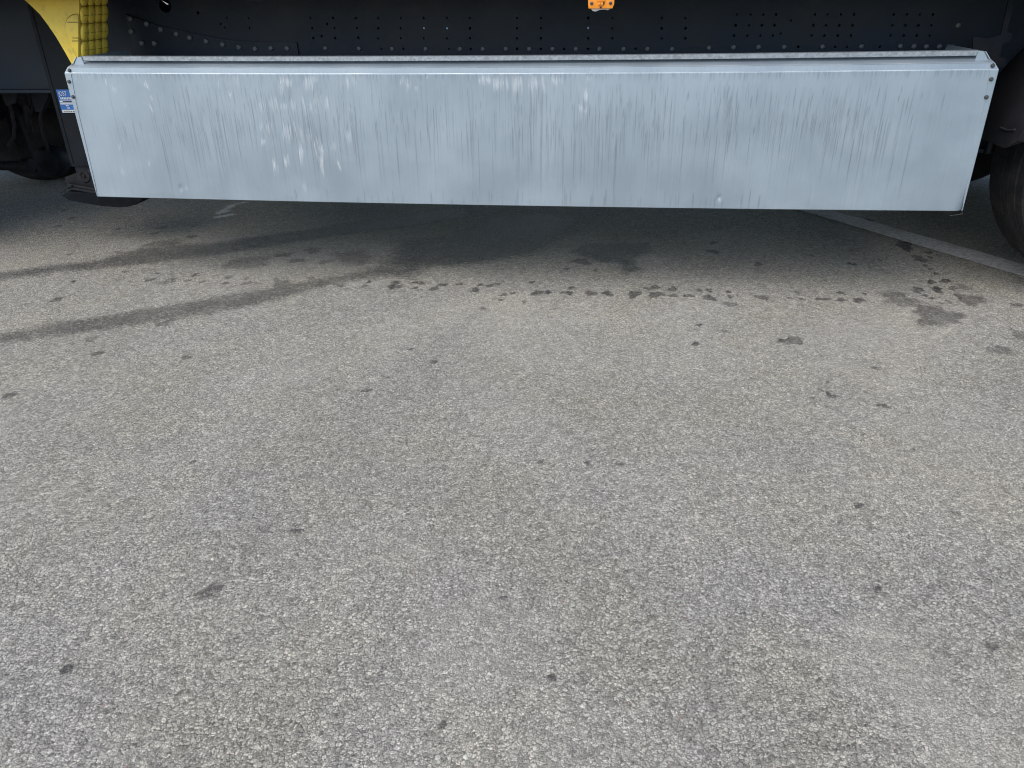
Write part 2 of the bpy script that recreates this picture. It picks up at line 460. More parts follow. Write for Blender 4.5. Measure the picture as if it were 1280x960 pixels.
for x, y, w, *r in ((262,740,40,24,.6),(85,836,26,9,.75),(372,664,20,7,.75),(255,640,9),(240,578,10),(1073,631,15,9,.9),(1240,809,22,17,.8),(1142,563,10),(1195,641,12,5,.6),(675,577,13,6),(735,579,9,5),(773,580,13,6),(673,676,7),(13,494,26,9,.75),(458,488,18,6,.9),(118,733,14,7,.4),(1051,651,7),(423,487,8),(232,447,12),(120,442,14),(543,452,10),(870,430,12),(330,660,22,14,.25),(205,745,10,6,.4),(1097,737,10),(630,747,6),(555,905,8),(690,848,6)):
    drip(x, y, w*.88, (r[0] if r else w*.5)*.88, min(1, (r[1] if len(r) > 1 else .7)*1.1))
for x, y, w in ((245,70,24),(275,100,30),(220,130,30),(450,140,26),(590,157,30),(655,185,36),(480,303,28),(448,335,26),(570,335,36),(640,340,66),(715,337,30),(770,342,28),(742,315,36),(820,318,24),(870,325,34),(860,347,30),(940,330,26),(940,347,40),(980,348,24),(1080,240,56),(1130,262,56),(1195,222,66),(1240,265,50),(1070,350,76),(1050,330,20),(1185,326,22),(1215,355,40),(265,238,24),(105,425,22),(215,410,50),(345,560,52),(380,613,40),(715,630,34),(1030,530,18),(1095,620,18),(280,340,26),(160,315,60),(600,310,20),(650,312,20),(450,228,34),(730,170,40),(620,135,40),(735,132,18),(625,500,60),(660,485,40),(800,460,40)):
    drip(*A5(x, y), w/3.05, w/3.05*.4, rng.uniform(.5, .8))
for (p, q, r) in (((830,82),(885,50),.020),((828,95),(882,86),.026),((845,78),(865,72),.024),((908,43),(935,40),.018),((870,62),(890,48),.02)):
    a, b = atZ(*A5(*p))[:2], atZ(*A5(*q))[:2]
    d, _ = seg_dist(a, b); splash = np.maximum(splash, 1.35*fall(d-r*1.1, .04))
pale_patch = np.zeros_like(GX)                          # a paler trace near the lower right
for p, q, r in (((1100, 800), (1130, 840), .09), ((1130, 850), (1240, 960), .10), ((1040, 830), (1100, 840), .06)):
    d, _ = seg_dist(atZ(*p)[:2], atZ(*q)[:2]); pale_patch = np.maximum(pale_patch, fall(d-r, .12))
verts = np.stack([GX.ravel(), GY.ravel(), np.zeros(GX.size)], 1)
idx = np.arange(nx*ny).reshape(ny, nx)
quads = np.stack([idx[:-1, :-1].ravel(), idx[:-1, 1:].ravel(), idx[1:, 1:].ravel(), idx[1:, :-1].ravel()], 1)
def fast_mesh(name, verts, quads):
    me = bpy.data.meshes.new(name)
    me.vertices.add(len(verts)); me.vertices.foreach_set('co', verts.astype(np.float32).ravel())
    me.loops.add(quads.size); me.loops.foreach_set('vertex_index', quads.astype(np.int32).ravel())
    me.polygons.add(len(quads)); me.polygons.foreach_set('loop_start', np.arange(0, quads.size, 4, dtype=np.int32))
    me.polygons.foreach_set('loop_total', np.full(len(quads), 4, dtype=np.int32))
    me.update(calc_edges=True); me.validate()
    return me
def vattr(me, name, arr):
    a = me.attributes.new(name, 'FLOAT', 'POINT'); a.data.foreach_set('value', arr.astype(np.float32).ravel())
me = fast_mesh('asphalt_ground', verts, quads)
vattr(me, 'wet', wet); vattr(me, 'wetness', wetness); vattr(me, 'splash', splash); vattr(me, 'pale_patch', pale_patch)
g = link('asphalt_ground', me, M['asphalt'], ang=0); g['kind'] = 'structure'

# worn painted parking line
bm = BM()
pa, pb = atZ(995, 262), atZ(1345, 366); qa, qb = atZ(1028, 262), atZ(1345, 348)
dl = (pb-pa)/np.linalg.norm(pb-pa)
ends = [pa-dl*2.2, pb+dl*1.6, qb+dl*1.6, qa-dl*2.2]
nseg = 60
L0 = [bm.verts.new(Vector(ends[0]).lerp(Vector(ends[1]), i/nseg) + Vector((0, random.uniform(-.004, .004), .004))) for i in range(nseg+1)]
L1 = [bm.verts.new(Vector(ends[3]).lerp(Vector(ends[2]), i/nseg) + Vector((0, random.uniform(-.004, .004), .004))) for i in range(nseg+1)]
for i in range(nseg): bm.faces.new((L0[i], L0[i+1], L1[i+1], L1[i]))
o = obj('parking_line', bm, M['line'], ang=0); o['kind'] = 'structure'

# ------------------------------------------------------------------ the semi trailer
X0, X1 = -6.2, 7.4                               # body ends
TR = thing('semi_trailer', (0, 1.25, 0), 'dark chassis semi trailer with a long silver storage box between landing leg and wheels', 'trailer')

# web plates of the two main beams: real holes cut through
def web(name, Y, holes, x0, x1, z0, z1, t=.008):
    cu = bpy.data.curves.new(name, 'CURVE'); cu.dimensions = '2D'; cu.fill_mode = 'BOTH'; cu.extrude = t/2
    def spl(pts):
        s = cu.splines.new('POLY'); s.points.add(len(pts)-1)
        for p, (x, z) in zip(s.points, pts): p.co = (x, z, 0, 1)
        s.use_cyclic_u = True
    spl([(x0, z0), (x1, z0), (x1, z1), (x0, z1)])
    for h in holes: spl(h)
    co = bpy.data.objects.new(name, cu); COL.objects.link(co)
    bpy.context.view_layer.update()
    me = bpy.data.meshes.new_from_object(co.evaluated_get(bpy.context.evaluated_depsgraph_get()))
    bpy.data.objects.remove(co)
    me.transform(Matrix.Translation((0, Y, 0)) @ Matrix.Rotation(math.pi/2, 4, 'X'))
    me.name = name
    return me
def circ(x, z, r, k=14): return [(x+r*math.cos(-2*math.pi*i/k), z+r*math.sin(-2*math.pi*i/k)) for i in range(k)]
WY = .6
B3 = lambda x, y: (140+x/4, y/4)
B4 = lambda x, y: (460+x/3.2, y/3.2)
B5 = lambda x, y: (860+x/3.048, y/3.048)
hp = []
for x in (42,132,224,316,408,597,692,881,978,1175,1270):
    for y in (72,113,153): hp.append(B4(x, y))
for x in (55,142,325,412,597,692,785,880,1070): hp.append(B4(x, 195))
hp += [B3(*p) for p in ((993,90),(1107,90),(1220,90),(1003,140),(1115,140),(1227,140),(1008,190),(1050,180),(1117,190),(1233,188),(1077,120),(545,120),(568,138),(685,90),(576,90),(690,140))]
for c in ((187,238,287,335),(483,531,582,632),(783,833,882,932)):
    for i, y in enumerate((55,96,135)):
        hp += [B5(x-i*6, y) for x in c]
hp += [B5(392,78), B5(352,127), B5(420,178), B5(560,178), B5(605,178), B5(730,178)]
holes = []
for p in hp:
    w = atY(*p, WY); holes.append(circ(w[0], w[2], random.uniform(.0042, .0056)))
w = atY(207, 7, WY); holes.append(circ(w[0], w[2], .030, 28))
w = atY(248, 16, WY); holes.append(circ(w[0], w[2], .007))
xs = 2.3
while xs < 7:                                     # the same punched pattern goes on out of sight
    for z in (.95, 1.0, 1.05):
        for dx in (0, .05, .1): holes.append(circ(xs+dx, z, .0065))
    xs += .45
me = web('main_beam', WY, holes, X0+.6, X1-.1, .76, 1.185)
beam = link('main_beam', me, M['frame'], TR, 20)
# far beam with its own cut-outs
fh = []
fw = lambda px, py: tuple(atY(px, py, 1.9)[[0, 2]])
fh.append([fw(*p) for p in ((185,-20),(200,-1),(208.3,5.8),(211.5,5.3),(210.5,-20))])
for p in ((248,16),(530.6,35.4),(559.4,34.4),(735,35.4)):
    c = fw(*p); fh.append(circ(c[0], c[1], .011))
me = web('main_beam', 1.9, fh, X0+.6, X1-.1, .76, 1.185)
beam2 = link('main_beam', me, M['frame'], TR, 20)
for b, s, Y in ((beam, 1, WY), (beam2, -1, 1.9)):
    bm = BM()
    y0, y1 = (Y-.045, Y+.055) if s > 0 else (Y-.055, Y+.045)
    add_box(bm, X0+.6, X1-.1, y0, y1, .745, .759, bev=.002)
    obj('bottom_flange', bm, M['frame'], b)
# gusset plate riveted low on the web, with a curved upper edge
gp = [B3(p[0], p[1]) for p in ((70,70),(150,100),(230,126),(320,146),(400,163),(480,180),(560,195),(640,203),(720,207),(820,209),(925,211))]
pts = [tuple(atY(*p, WY-.006)[[0, 2]]) for p in gp]
pts += [(pts[-1][0]+.005, .80), (pts[0][0], .80)]
bm = BM(); add_prism(bm, pts, 'y', WY-.0125, WY-.0045, bev=.0015)
obj('gusset_plate', bm, M['frame'], TR)
# rivet heads on the web
rp = [B4(x, 195) for x in (97,231,368,460,552,645,738,832,926,1022,1118,1216)]
rp += [B5(*p) for p in ((80,181),(173,180),(268,179),(366,178),(512,177),(660,176),(808,175),(860,176),(908,176),(958,176),(1007,177),(1028,96))]
rp += [B3(*p) for p in ((1068,240),(1236,242))]
rg = [B3(*p) for p in ((175,120),(245,147),(323,170),(390,188),(472,206),(554,222),(636,236),(717,243),(796,240),(876,241),(150,216),(213,217),(92,93),(97,157))]
bm = BM()
add_lathe(bm, [(.0, 0), (.0128, 0), (.0128, -.003), (.0105, -.008), (.006, -.010), (.0, -.0105)], (0, 0, 0), seg=16)
bmesh.ops.remove_doubles(bm, verts=bm.verts, dist=1e-5)
first = None
for lst, yy, sc in ((rp, WY-.0041, .82), (rg, WY-.0127, .95)):
    for p in lst:
        w = atY(*p, yy)
        if first is None: first = obj('rivet', bm, M['rivet'], beam); r = first
        else:
            r = first.copy(); COL.objects.link(r); r.parent = beam
        r.location = w; r.scale = (sc,)*3
        r.matrix_parent_inverse = Matrix.Translation(-Vector((0, 1.25, 0))) if False else Matrix.Identity(4)

# deck, cross members, side rails, body above
bm = BM(); add_box(bm, X0, X1, .03, 2.47, 1.20, 1.235)
obj('cargo_floor', bm, M['wood'], TR)
bm = BM()
x = X0+.3
first = None
while x < X1:
    if not -2.9 < x < -1.2:
        bm = BM() if first is None else None
        if first is None:
            add_box(bm, -.03, .03, .02, .58, 1.145, 1.199); add_box(bm, -.03, .03, 1.92, 2.48, 1.145, 1.199); add_box(bm, -.03, .03, .61, 1.89, 1.10, 1.199)
            first = obj('cross_member', bm, M['frame_dark'], TR); c = first
        else:
            c = first.copy(); COL.objects.link(c); adopt(c, TR)
        c.location = (x, 0, 0)
    x += .62
for y0, y1 in ((-.02, .028), (2.472, 2.52)):
    bm = BM(); add_box(bm, X0, X1, y0, y1, 1.165, 1.29, bev=.004)
    obj('side_rail', bm, M['frame'], TR)
bm = BM(); add_box(bm, X0, X1, .0, 2.5, 1.295, 3.95)
obj('curtain_body', bm, M['curtain'], TR)

# ---- amber side marker lamp on its pale mounting plate, hung under the rail
mc = atY(751.5, 0, -.03)
mx, mz0 = mc[0], 1.1025
bm = BM()
add_box(bm, mx-.034, mx+.032, -.034, -.024, mz0-.007, mz0+.062, 0, .002)
pl_pts = [(mx-.040, mz0+.004), (mx-.030, mz0-.008), (mx-.018, mz0-.010), (mx-.004, mz0-.004), (mx+.014, mz0-.003), (mx+.024, mz0-.006), (mx+.036, mz0-.001), (mx+.040, mz0+.006), (mx+.040, mz0+.063), (mx-.040, mz0+.063)]
bm.free(); bm = BM()
add_prism(bm, pl_pts, 'y', -.022, -.018, 0, .0008)
add_box(bm, mx-.03, mx+.03, -.0175, -.002, mz0+.05, 1.1645, 0)
mk = obj('side_marker', bm, M['white'], TR)
bm = BM()
lens = [(mx-.0465, mz0+.014), (mx-.044, mz0), (mx+.042, mz0), (mx+.0475, mz0+.014), (mx+.0475, mz0+.056), (mx-.0465, mz0+.056)]
add_prism(bm, lens, 'y', -.044, -.0225, 0, .004)
add_box(bm, mx-.011, mx-.001, -.052, -.045, mz0+.012, mz0+.020, 0, .002)
add_box(bm, mx+.000, mx+.008, -.052, -.045, mz0+.012, mz0+.020, 0, .002)
add_box(bm, mx-.014, mx+.014, -.050, -.043, mz0+.022, mz0+.048, 0, .004)
add_box(bm, mx-.004, mx+.003, -.0455, -.0435, mz0+.0005, mz0+.007, 1)
add_box(bm, mx+.008, mx+.012, -.0465, -.0435, mz0+.013, mz0+.024, 1)
obj('lens', bm, [M['amber'], M['blackhole']], mk)
for dx in (-.0335, .034):
    bm = BM(); add_lathe(bm, [(.0055, 0), (.0055, -.0035), (.003, -.005)], (mx+dx, -.044, mz0+.0175), seg=16)
    obj('screw', bm, M['screw'], mk)

# ---- the long aluminium storage box
BX0, BX1, BZ0, BZ1 = -1.8, 1.8, .3797, .89
def sag(x): return -.0085*(1-(x/1.8)**2)
sx = np.linspace(BX0, BX1, 1601)
zs = np.concatenate([[BZ0-.0, BZ0+.002], np.linspace(BZ0+.006, BZ1-.004, 54), [BZ1-.0015]])
prof = [(.028, BZ0+.004), (.018, BZ0-.001), (.006, BZ0-.0012)] + [(.0, z) for z in zs[1:]] + [(.0008, BZ1+.0005), (.0022, BZ1+.0016), (.0040, BZ1+.0024), (.0062, BZ1+.0205), (.0052, BZ1+.0217), (.0095, BZ1+.0242), (.026, BZ1+.0275), (.048, BZ1+.032), (.059, BZ1+.041), (.062, BZ1+.056)]
PY = np.array([p[0] for p in prof]); PZ = np.array([p[1] for p in prof])
SX, V = np.meshgrid(sx, np.arange(len(prof)))
inset = np.clip((PZ-BZ1), 0, 1)[:, None]*.75      # ends lean in above the fold
XX = SX*(1 - inset/1.8)
ZZ = PZ[:, None] + sag(SX)
dent = np.zeros_like(XX)
for (px, py, r, d) in ((226,235,.0055,.003), (899,247,.006,.004), (650,236,.05,.002), (500,130,.16,.0018), (905,120,.22,-.002), (140,236,.04,.002), (1050,200,.2,.0018)):
    c = atY(px, py, 0); dent += d*np.exp(-((XX-c[0])**2+(ZZ-c[2])**2)/(2*r*r))
dent += .0011*np.sin(XX*5.3+1)*np.sin((ZZ-.38)*6.1) + .0007*np.sin(XX*13.1)*np.sin((ZZ-.38)*6.1)
# bent lower right corner
cr = np.clip((XX-1.765)/.035, 0, 1)*np.clip(1-(ZZ-BZ0)/.13, 0, 1)
YY = PY[:, None] + dent*(PY[:, None] < .001) + .012*cr**2
streak = np.zeros_like(XX); scour = np.zeros_like(XX)
DX = sx[1]-sx[0]
def stroke(A, x, zt, zb, wdt, s, lean=0.0):
    i0, i1 = np.searchsorted(sx, [x-4*wdt-.006-abs(lean), x+4*wdt+.006+abs(lean)])
    if i1 <= i0: return
    X = XX[:, i0:i1]; Z = ZZ[:, i0:i1]
    t = (zt-Z)/max(zt-zb, 1e-4)
    along = np.clip(t*5, 0, 1)*np.clip((1-t)*2.2, 0, 1)
    a = s*along*np.exp(-(np.abs(X-x-lean*t)/wdt)**3)*(PY[:, None] < .002)
    A[:, i0:i1] = np.maximum(A[:, i0:i1], a)
def xdens():
    c = random.choice(((250,45),(300,40),(370,50),(450,45),(590,50),(680,45),(745,50),(800,40),(880,50),(960,60),(1040,50),(1090,40)))
    return random.gauss(*c)
for _ in range(950):
    px = xdens(); py = random.uniform(96, 165); ln = random.choice((18, 30, 45, 70, 100))*random.uniform(.6, 1.2)
    a = atY(px, py, 0); b = atY(px, min(py+ln, 262), 0)
    stroke(streak, a[0], a[2], b[2], random.uniform(.0011, .0024), random.uniform(.14, .62)*(1.0 if py > 105 else .6))
for _ in range(150):
    px = random.uniform(100, 1235); py = random.uniform(95, 235)
    a = atY(px, py, 0)
    stroke(streak, a[0], a[2], a[2]-random.uniform(.03, .12), random.uniform(.002, .005), random.uniform(.05, .14))
for _ in range(520):                              # run-off marks hanging from the fold
    x = random.uniform(-1.78, 1.78); stroke(streak, x, BZ1+sag(x)+.006, BZ1+sag(x)-random.uniform(.010, .038), random.uniform(.0015, .004), random.uniform(.10, .42))
for _ in range(60):                               # splashes along the bottom
    px = random.uniform(350, 960); a = atY(px, random.uniform(232, 250), 0)
    stroke(streak, a[0], a[2], BZ0-.02, random.uniform(.0015, .003), random.uniform(.2, .6))
C1 = lambda x, y: (60+x/4.267, 50+y/4.267)
C2 = lambda x, y: (350+x/4.267, 50+y/4.267)
C3 = lambda x, y: (640+x/4.267, 50+y/4.267)
WS = [(C1, ((512,215,545,280,8,.8),(540,290,552,325,9,.8),(305,200,318,245,7,.7),(350,245,362,285,8,.6),(910,200,910,260,8,.6),(968,265,975,315,8,.7),(1145,515,1148,580,8,.7),(1205,620,1218,730,14,.8),(1270,610,1280,690,12,.7),(1120,310,1150,420,16,.5),(1190,300,1210,400,24,.6),(380,540,388,600,6,.5),(535,640,545,690,7,.5),(545,340,575,410,7,.6),(410,335,418,360,10,.5),(1240,200,1250,300,14,.5),(1000,190,1010,270,16,.35),(1255,430,1270,560,12,.5),(1180,430,1190,520,12,.5),(1130,430,1140,500,12,.4),(395,680,405,730,10,.4),(740,780,742,800,8,.7))),
      (C2, ((15,190,25,250,20,.75),(50,195,55,260,12,.7),(150,185,155,275,22,.8),(180,185,190,230,16,.6),(358,190,370,275,10,.6),(400,190,400,250,14,.3),(655,190,655,250,14,.6),(680,200,690,290,12,.5),(725,240,728,280,10,.6),(780,190,780,215,9,.7),(1078,185,1082,250,18,.75),(1105,185,1110,240,18,.75),(1160,190,1165,280,16,.8),(1185,190,1187,260,10,.6),(1205,200,1212,290,12,.6),(1255,190,1258,310,14,.7),(1278,190,1280,260,10,.6),(30,430,45,560,18,.7),(30,610,40,690,14,.85),(95,430,125,560,14,.5),(108,540,118,670,12,.8),(115,290,140,400,14,.5),(200,520,228,660,18,.8),(222,620,236,745,18,.9),(300,640,325,705,12,.85),(360,470,375,560,14,.5),(245,300,258,390,18,.5),(15,330,25,380,22,.5),(60,310,75,400,14,.45),(190,280,200,370,20,.4),(160,330,178,420,14,.5),(280,540,290,600,14,.5),(150,470,165,560,14,.4),(125,760,135,820,12,.35),(375,350,380,400,10,.4))),
      (C3, ((12,190,15,330,12,.5),(35,188,40,300,20,.7),(95,190,100,310,12,.65),(122,188,128,270,20,.65),(160,190,178,290,14,.6),(230,192,232,255,14,.75),(262,190,262,240,12,.4),(390,258,396,335,11,.9),(365,340,372,390,9,.65),(392,350,395,400,10,.5),(410,190,410,230,14,.4),(1100,840,1102,855,16,.8)))]
for fn, L in WS:
    for xa, ya, xb, yb, wd, s in L:
        a = atY(*fn(xa, ya), 0); b = atY(*fn(xb, yb), 0)
        half = wd/4.267/300; ln = a[2]-b[2]
        for _ in range(max(3, int(wd*.55))):
            f0, f1 = random.uniform(-.1, .4), random.uniform(-.1, .35)
            off = random.gauss(0, half*.6)
            stroke(scour, a[0]+off+(b[0]-a[0])*max(0, f0), a[2]-ln*f0, b[2]+ln*f1, random.uniform(.0012, .0026), s*random.uniform(.35, .85), (b[0]-a[0])*(1-max(0, f0)-max(0, f1)))
edge = (np.abs(PZ-BZ1-.0008) < .0009) | (np.abs(PZ-BZ1-.0223) < .0006)
scour = np.maximum(scour, edge[:, None]*(.26+.12*np.sin(XX*31))*np.where(PZ > BZ1+.01, 1.9, 1.0)[:, None])
streak = np.maximum(streak, ((PZ > BZ1+.0008) & (PZ < BZ1+.0215))[:, None]*.14)      # fold edges rubbed bare
streak = np.maximum(streak, (PY > .02)[:, None]*(PZ > BZ1)[:, None]*np.clip((PZ-BZ1-.026)/.012, 0, 1)[:, None]*(.34+.10*np.sin(XX*9+2)))   # recess darker towards its top, under the flange
P3 = np.stack([XX.ravel(), YY.ravel(), ZZ.ravel()], 1)
nr, nc = XX.shape
idx = np.arange(nr*nc).reshape(nr, nc)
qd = np.stack([idx[:-1, :-1].ravel(), idx[:-1, 1:].ravel(), idx[1:, 1:].ravel(), idx[1:, :-1].ravel()], 1)
me = fast_mesh('storage_box', P3, qd)
vattr(me, 'streak', streak); vattr(me, 'scour', scour)
box = link('storage_box', me, M['alu'], TR, 30)
# closed carcass behind the front sheet
bm = BM(); add_box(bm, BX0+.004, BX1-.004, .030, .57, BZ0+.004, BZ1-.005)
obj('box_carcass', bm, M['alu_plain'], box)
bm = BM(); add_box(bm, BX0+.03, BX1-.03, .5705, 1.23, BZ0+.006, .735)  # unseen block behind the carcass, added to keep light off the ground below
obj('box_light_block', bm, M['alu_plain'], box)
# top flange: rolled galvanised angle over the front sheet, following the sag
bm = BM()
fp = [(.040, BZ1+.0425), (.038, BZ1+.044), (.038, BZ1+.0585), (.040, BZ1+.060), (.075, BZ1+.060), (.075, BZ1+.0572), (.042, BZ1+.0572), (.042, BZ1+.0425)]
rows = []
for x in np.linspace(-1.735, 1.738, 60):
    rows.append([bm.verts.new((x, y, z+sag(x))) for y, z in fp])
for a, b in zip(rows, rows[1:]):
    for i in range(len(fp)): bm.faces.new((a[i], b[i], b[(i+1) % len(fp)], a[(i+1) % len(fp)]))
bm.faces.new(rows[0]); bm.faces.new(rows[-1][::-1])
obj('top_flange', bm, M['galv'], box)
# end plates with the sloping shoulder, and their folded front edges
for s in (-1, 1):
    bm = BM()
    pts = [(.002, BZ0+.001), (.002, BZ1-.001), (.0045, BZ1+.001), (.0095, BZ1+.0215), (.034, BZ1+.0325), (.038, BZ1+.056), (.40, BZ1+.056), (.57, BZ1-.01), (.57, BZ0+.001)]
    vs = []
    for off in (0, .003):
        vs.append([bm.verts.new((s*(1.8+.0005+off - max(0, z-BZ1)*.75*(1+off)), y, z)) for y, z in pts])
    bm.faces.new(vs[0]); bm.faces.new(vs[1][::-1])
    for i in range(len(pts)): bm.faces.new((vs[0][i], vs[1][i], vs[1][(i+1) % len(pts)], vs[0][(i+1) % len(pts)]))
    obj('end_plate', bm, M['alu_plain'], box)
    bm = BM()                                      # folded strip on the front face
    a0, a1 = s*1.8005, s*(1.8-.027)
    add_prism(bm, [(a0, BZ0+.002), (a0, BZ1-.002), (a1, BZ1-.004), (s*(1.8-.016), BZ1-.12), (s*(1.8-.006), BZ0+.06)], 'y', -.0022, -.0003, 0)
    obj('end_fold', bm, M['alu_plain'], box)
    bm = BM()                                      # little corner tab closing the flange end
    xa = s*1.741
    add_prism(bm, [(s*1.734, BZ1+.058), (s*1.752, BZ1+.056), (s*1.774, BZ1+.027), (s*1.728, BZ1+.026)], 'y', .034, .036, 0)
    obj('corner_tab', bm, M['alu_plain'], box)
first = None
for px, py, yy in ((86.5,102,-.002),(91.5,121,-.002),(1239,99,-.002),(1233,121.5,-.002),(87,88,.0045),(1241,82,.0045)):
    w = atY(px, py, yy)
    if first is None:
        bm = BM(); add_lathe(bm, [(.0075, .001), (.0075, -.002), (.0055, -.0055), (.002, -.0065)], (0, 0, 0), seg=16)
        first = obj('screw', bm, M['screw'], box); c = first
    else:
        c = first.copy(); COL.objects.link(c); c.parent = box
    c.location = w
# loose wire end at the lower right corner
bm = BM()
w0 = atY(1203, 263, -.002)
add_tube(bm, [w0, w0+np.array([.004, .0, -.012]), w0+np.array([-.012, .002, -.018]), w0+np.array([-.04, .004, -.022])], .0008, 6)
obj('bent_edge', bm, M['screw'], box)
# unseen box added on the far side to block light from there
bm = BM(); add_box(bm, BX0, BX1+.2, 1.96, 2.47, BZ0, BZ1+.05, bev=.01); add_box(bm, BX0+.03, BX1-.03, 1.27, 1.9595, BZ0+.006, .735)
obj('storage_box', bm, M['alu_plain'], TR)

# ---- wheels
def tyre_bm(c, y0, y1, r=.52):
    bm = BM(); w = y1-y0
    pr = [(.29, y0+.02), (.33, y0+.004), (.40, y0), (.455, y0+.004), (.49, y0+.014), (.508, y0+.028), (r-.006, y0+.038)]
    ribs = 5; a, b = y0+.042, y1-.042; gw = .011
    rw = ((b-a)-(ribs-1)*gw)/ribs
    for i in range(ribs):
        u = a+i*(rw+gw)
        pr += [(r-.002 if i in (0, ribs-1) else r, u), (r-.002 if i in (0, ribs-1) else r, u+rw)]
        if i < ribs-1: pr += [(r-.013, u+rw+.002), (r-.013, u+rw+gw-.002)]
    pr += [(r-.006, y1-.038), (.508, y1-.028), (.49, y1-.014), (.455, y1-.004), (.40, y1), (.33, y1-.004), (.29, y1-.02)]
    add_lathe(bm, [(p[0], p[1]) for p in pr], (c[0], 0, c[2]), seg=96)
    # fine cuts across the ribs
    return bm
def rim_bm(c, y0, y1, s):
    bm = BM(); f = y0 if s > 0 else y1
    add_lathe(bm, [(.295, f+s*.02), (.290, f+s*.012), (.275, f+s*.02), (.262, f+s*.06), (.20, f+s*.10), (.14, f+s*.085), (.13, f+s*.03), (.11, f+s*.005), (.05, f-s*.0)], (c[0], 0, c[2]), seg=48)
    for k in range(10):
        t = 2*math.pi*k/10
        add_lathe(bm, [(.016, f+s*.075), (.016, f+s*.055), (.010, f+s*.05)], (c[0]+.168*math.cos(t), 0, c[2]+.168*math.sin(t)), seg=6)
    return bm
def wheel(parent, cx, y0, y1, s):
    t = obj('wheel', tyre_bm((0, 0, 0), y0, y1), M['rubber'], parent, 40)
    t.location = (cx, 0, .52)
    obj('rim', rim_bm((0, 0, 0), y0, y1, s), M['rim'], t, 40)
    bm = BM(); add_lathe(bm, [(.285, y0+.05), (.285, y1-.05)], (0, 0, 0), seg=40)
    obj('brake_drum', bm, M['frame_dark'], t, 40)
    return t
for cx in (2.55, 3.86, 5.17):
    wheel(TR, cx, .04, .425, 1); wheel(TR, cx, 2.075, 2.46, -1)
    bm = BM(); add_lathe(bm, [(.065, .43), (.065, 2.07)], (cx, 0, .52), seg=20)
    obj('axle', bm, M['frame_dark'], TR)
    for Y in (.60, 1.90):
        bm = BM(); add_bar(bm, (cx-.52, Y, .62), (cx+.02, Y, .55), .07, .09); add_box(bm, cx-.60, cx-.44, Y-.06, Y+.06, .50, .744, 0, .006)
        add_lathe(bm, [(.10, .56), (.11, .60), (.11, .68), (.10, .743)], (cx+.28, Y, 0), 'z', 24)
        obj('suspension_arm', bm, M['frame_dark'], TR)
# mudguards: a curved strip with turned-down sides, rounded lower corners
def mudguard(cx, y0, y1, parent, a0=-6, a1=186):
    bm = BM(); outer, inner = [], []
    r = .645
    n_ = 44
    rows = []
    for i in range(n_+1):
        t = R(a0 + (a1-a0)*i/n_)
        endf = min(i, n_-i)/n_*R(a1-a0)*r           # metres from the end
        cut = .0
        if endf < .055: cut = .055 - math.sqrt(max(0, .055**2-(.055-endf)**2))
        ys = [y0+cut, y0+cut, y0+cut+.012, (y0+y1)/2, y1-cut-.012, y1-cut, y1-cut]
        rr = [r-.035*min(1, endf/.05), r-.006, r, r+.004, r, r-.006, r-.035*min(1, endf/.05)]
        rows.append([(cx+q*math.cos(t), y, .52+q*math.sin(t)) for y, q in zip(ys, rr)])
    V = [[bm.verts.new(p) for p in row] for row in rows]
    for a, b in zip(V, V[1:]):
        for k in range(6): bm.faces.new((a[k], b[k], b[k+1], a[k+1]))
    bmesh.ops.solidify(bm, geom=bm.faces[:], thickness=.004)
    return obj('mudguard', bm, M['plastic'], parent, 40)
for cx in (2.55, 3.86, 5.17):
    a1 = 172 if cx < 3 else 165
    for y0, y1 in ((-.018, .43), (2.07, 2.518)):
        mg = mudguard(cx, y0, y1, TR, 15, a1)
        if cx < 3 and y0 < 0:                       # moulded rib above the lower edge
            bm = BM(); pts = []
            for k in range(9):
                yy = .02 + .11*k/8; q = .6505; tt = R(166.6) - .016*max(0, (1-k/4))**1.6
                pts.append((cx+q*math.cos(tt), yy, .52+q*math.sin(tt)))
            add_tube(bm, pts, .004, 8); obj('moulded_rib', bm, M['plastic'], mg)
# mudguard carrier with stepped lugs, in the corner behind the box
D4 = lambda x, y: (1190+x/9.6, y/9.6)
bm = BM()
out = [(250,430),(440,470),(590,420),(680,-20),(765,-20),(655,388),(728,392),(712,500),(600,522),(566,690),(668,695),(640,808),(540,812),(400,640),(250,640)]
add_prism(bm, [tuple(atY(*D4(*p), .30)[[0, 2]]) for p in out], 'y', .300, .308, 0, .0015)
c0 = atY(1266, 50, .33); c1 = atY(1262, 84, .33)
obj('mudguard_bracket', bm, M['frame_dark'], TR)
bm = BM()                                           # air tank and suspension hanger, dark, behind
add_lathe(bm, [(.0, 2.02-.0), (.09, 2.03), (.125, 2.06), (.125, 2.9), (.09, 2.93), (.0, 2.94)], (0, 1.25, .80), 'x', 28)
bmesh.ops.remove_doubles(bm, verts=bm.verts, dist=1e-5)
obj('air_tank', bm, M['frame_dark'], TR)
bm = BM(); w = atY(1238, 186, .28)
add_box(bm, w[0]-.012, w[0]+.006, .28, .34, w[2]-.02, w[2]+.06, 0, .002); add_box(bm, w[0]-.04, w[0]-.0125, .30, .36, w[2]-.02, w[2]-.005, 0, .001)
obj('bracket_foot', bm, M['frame_dark'], TR)

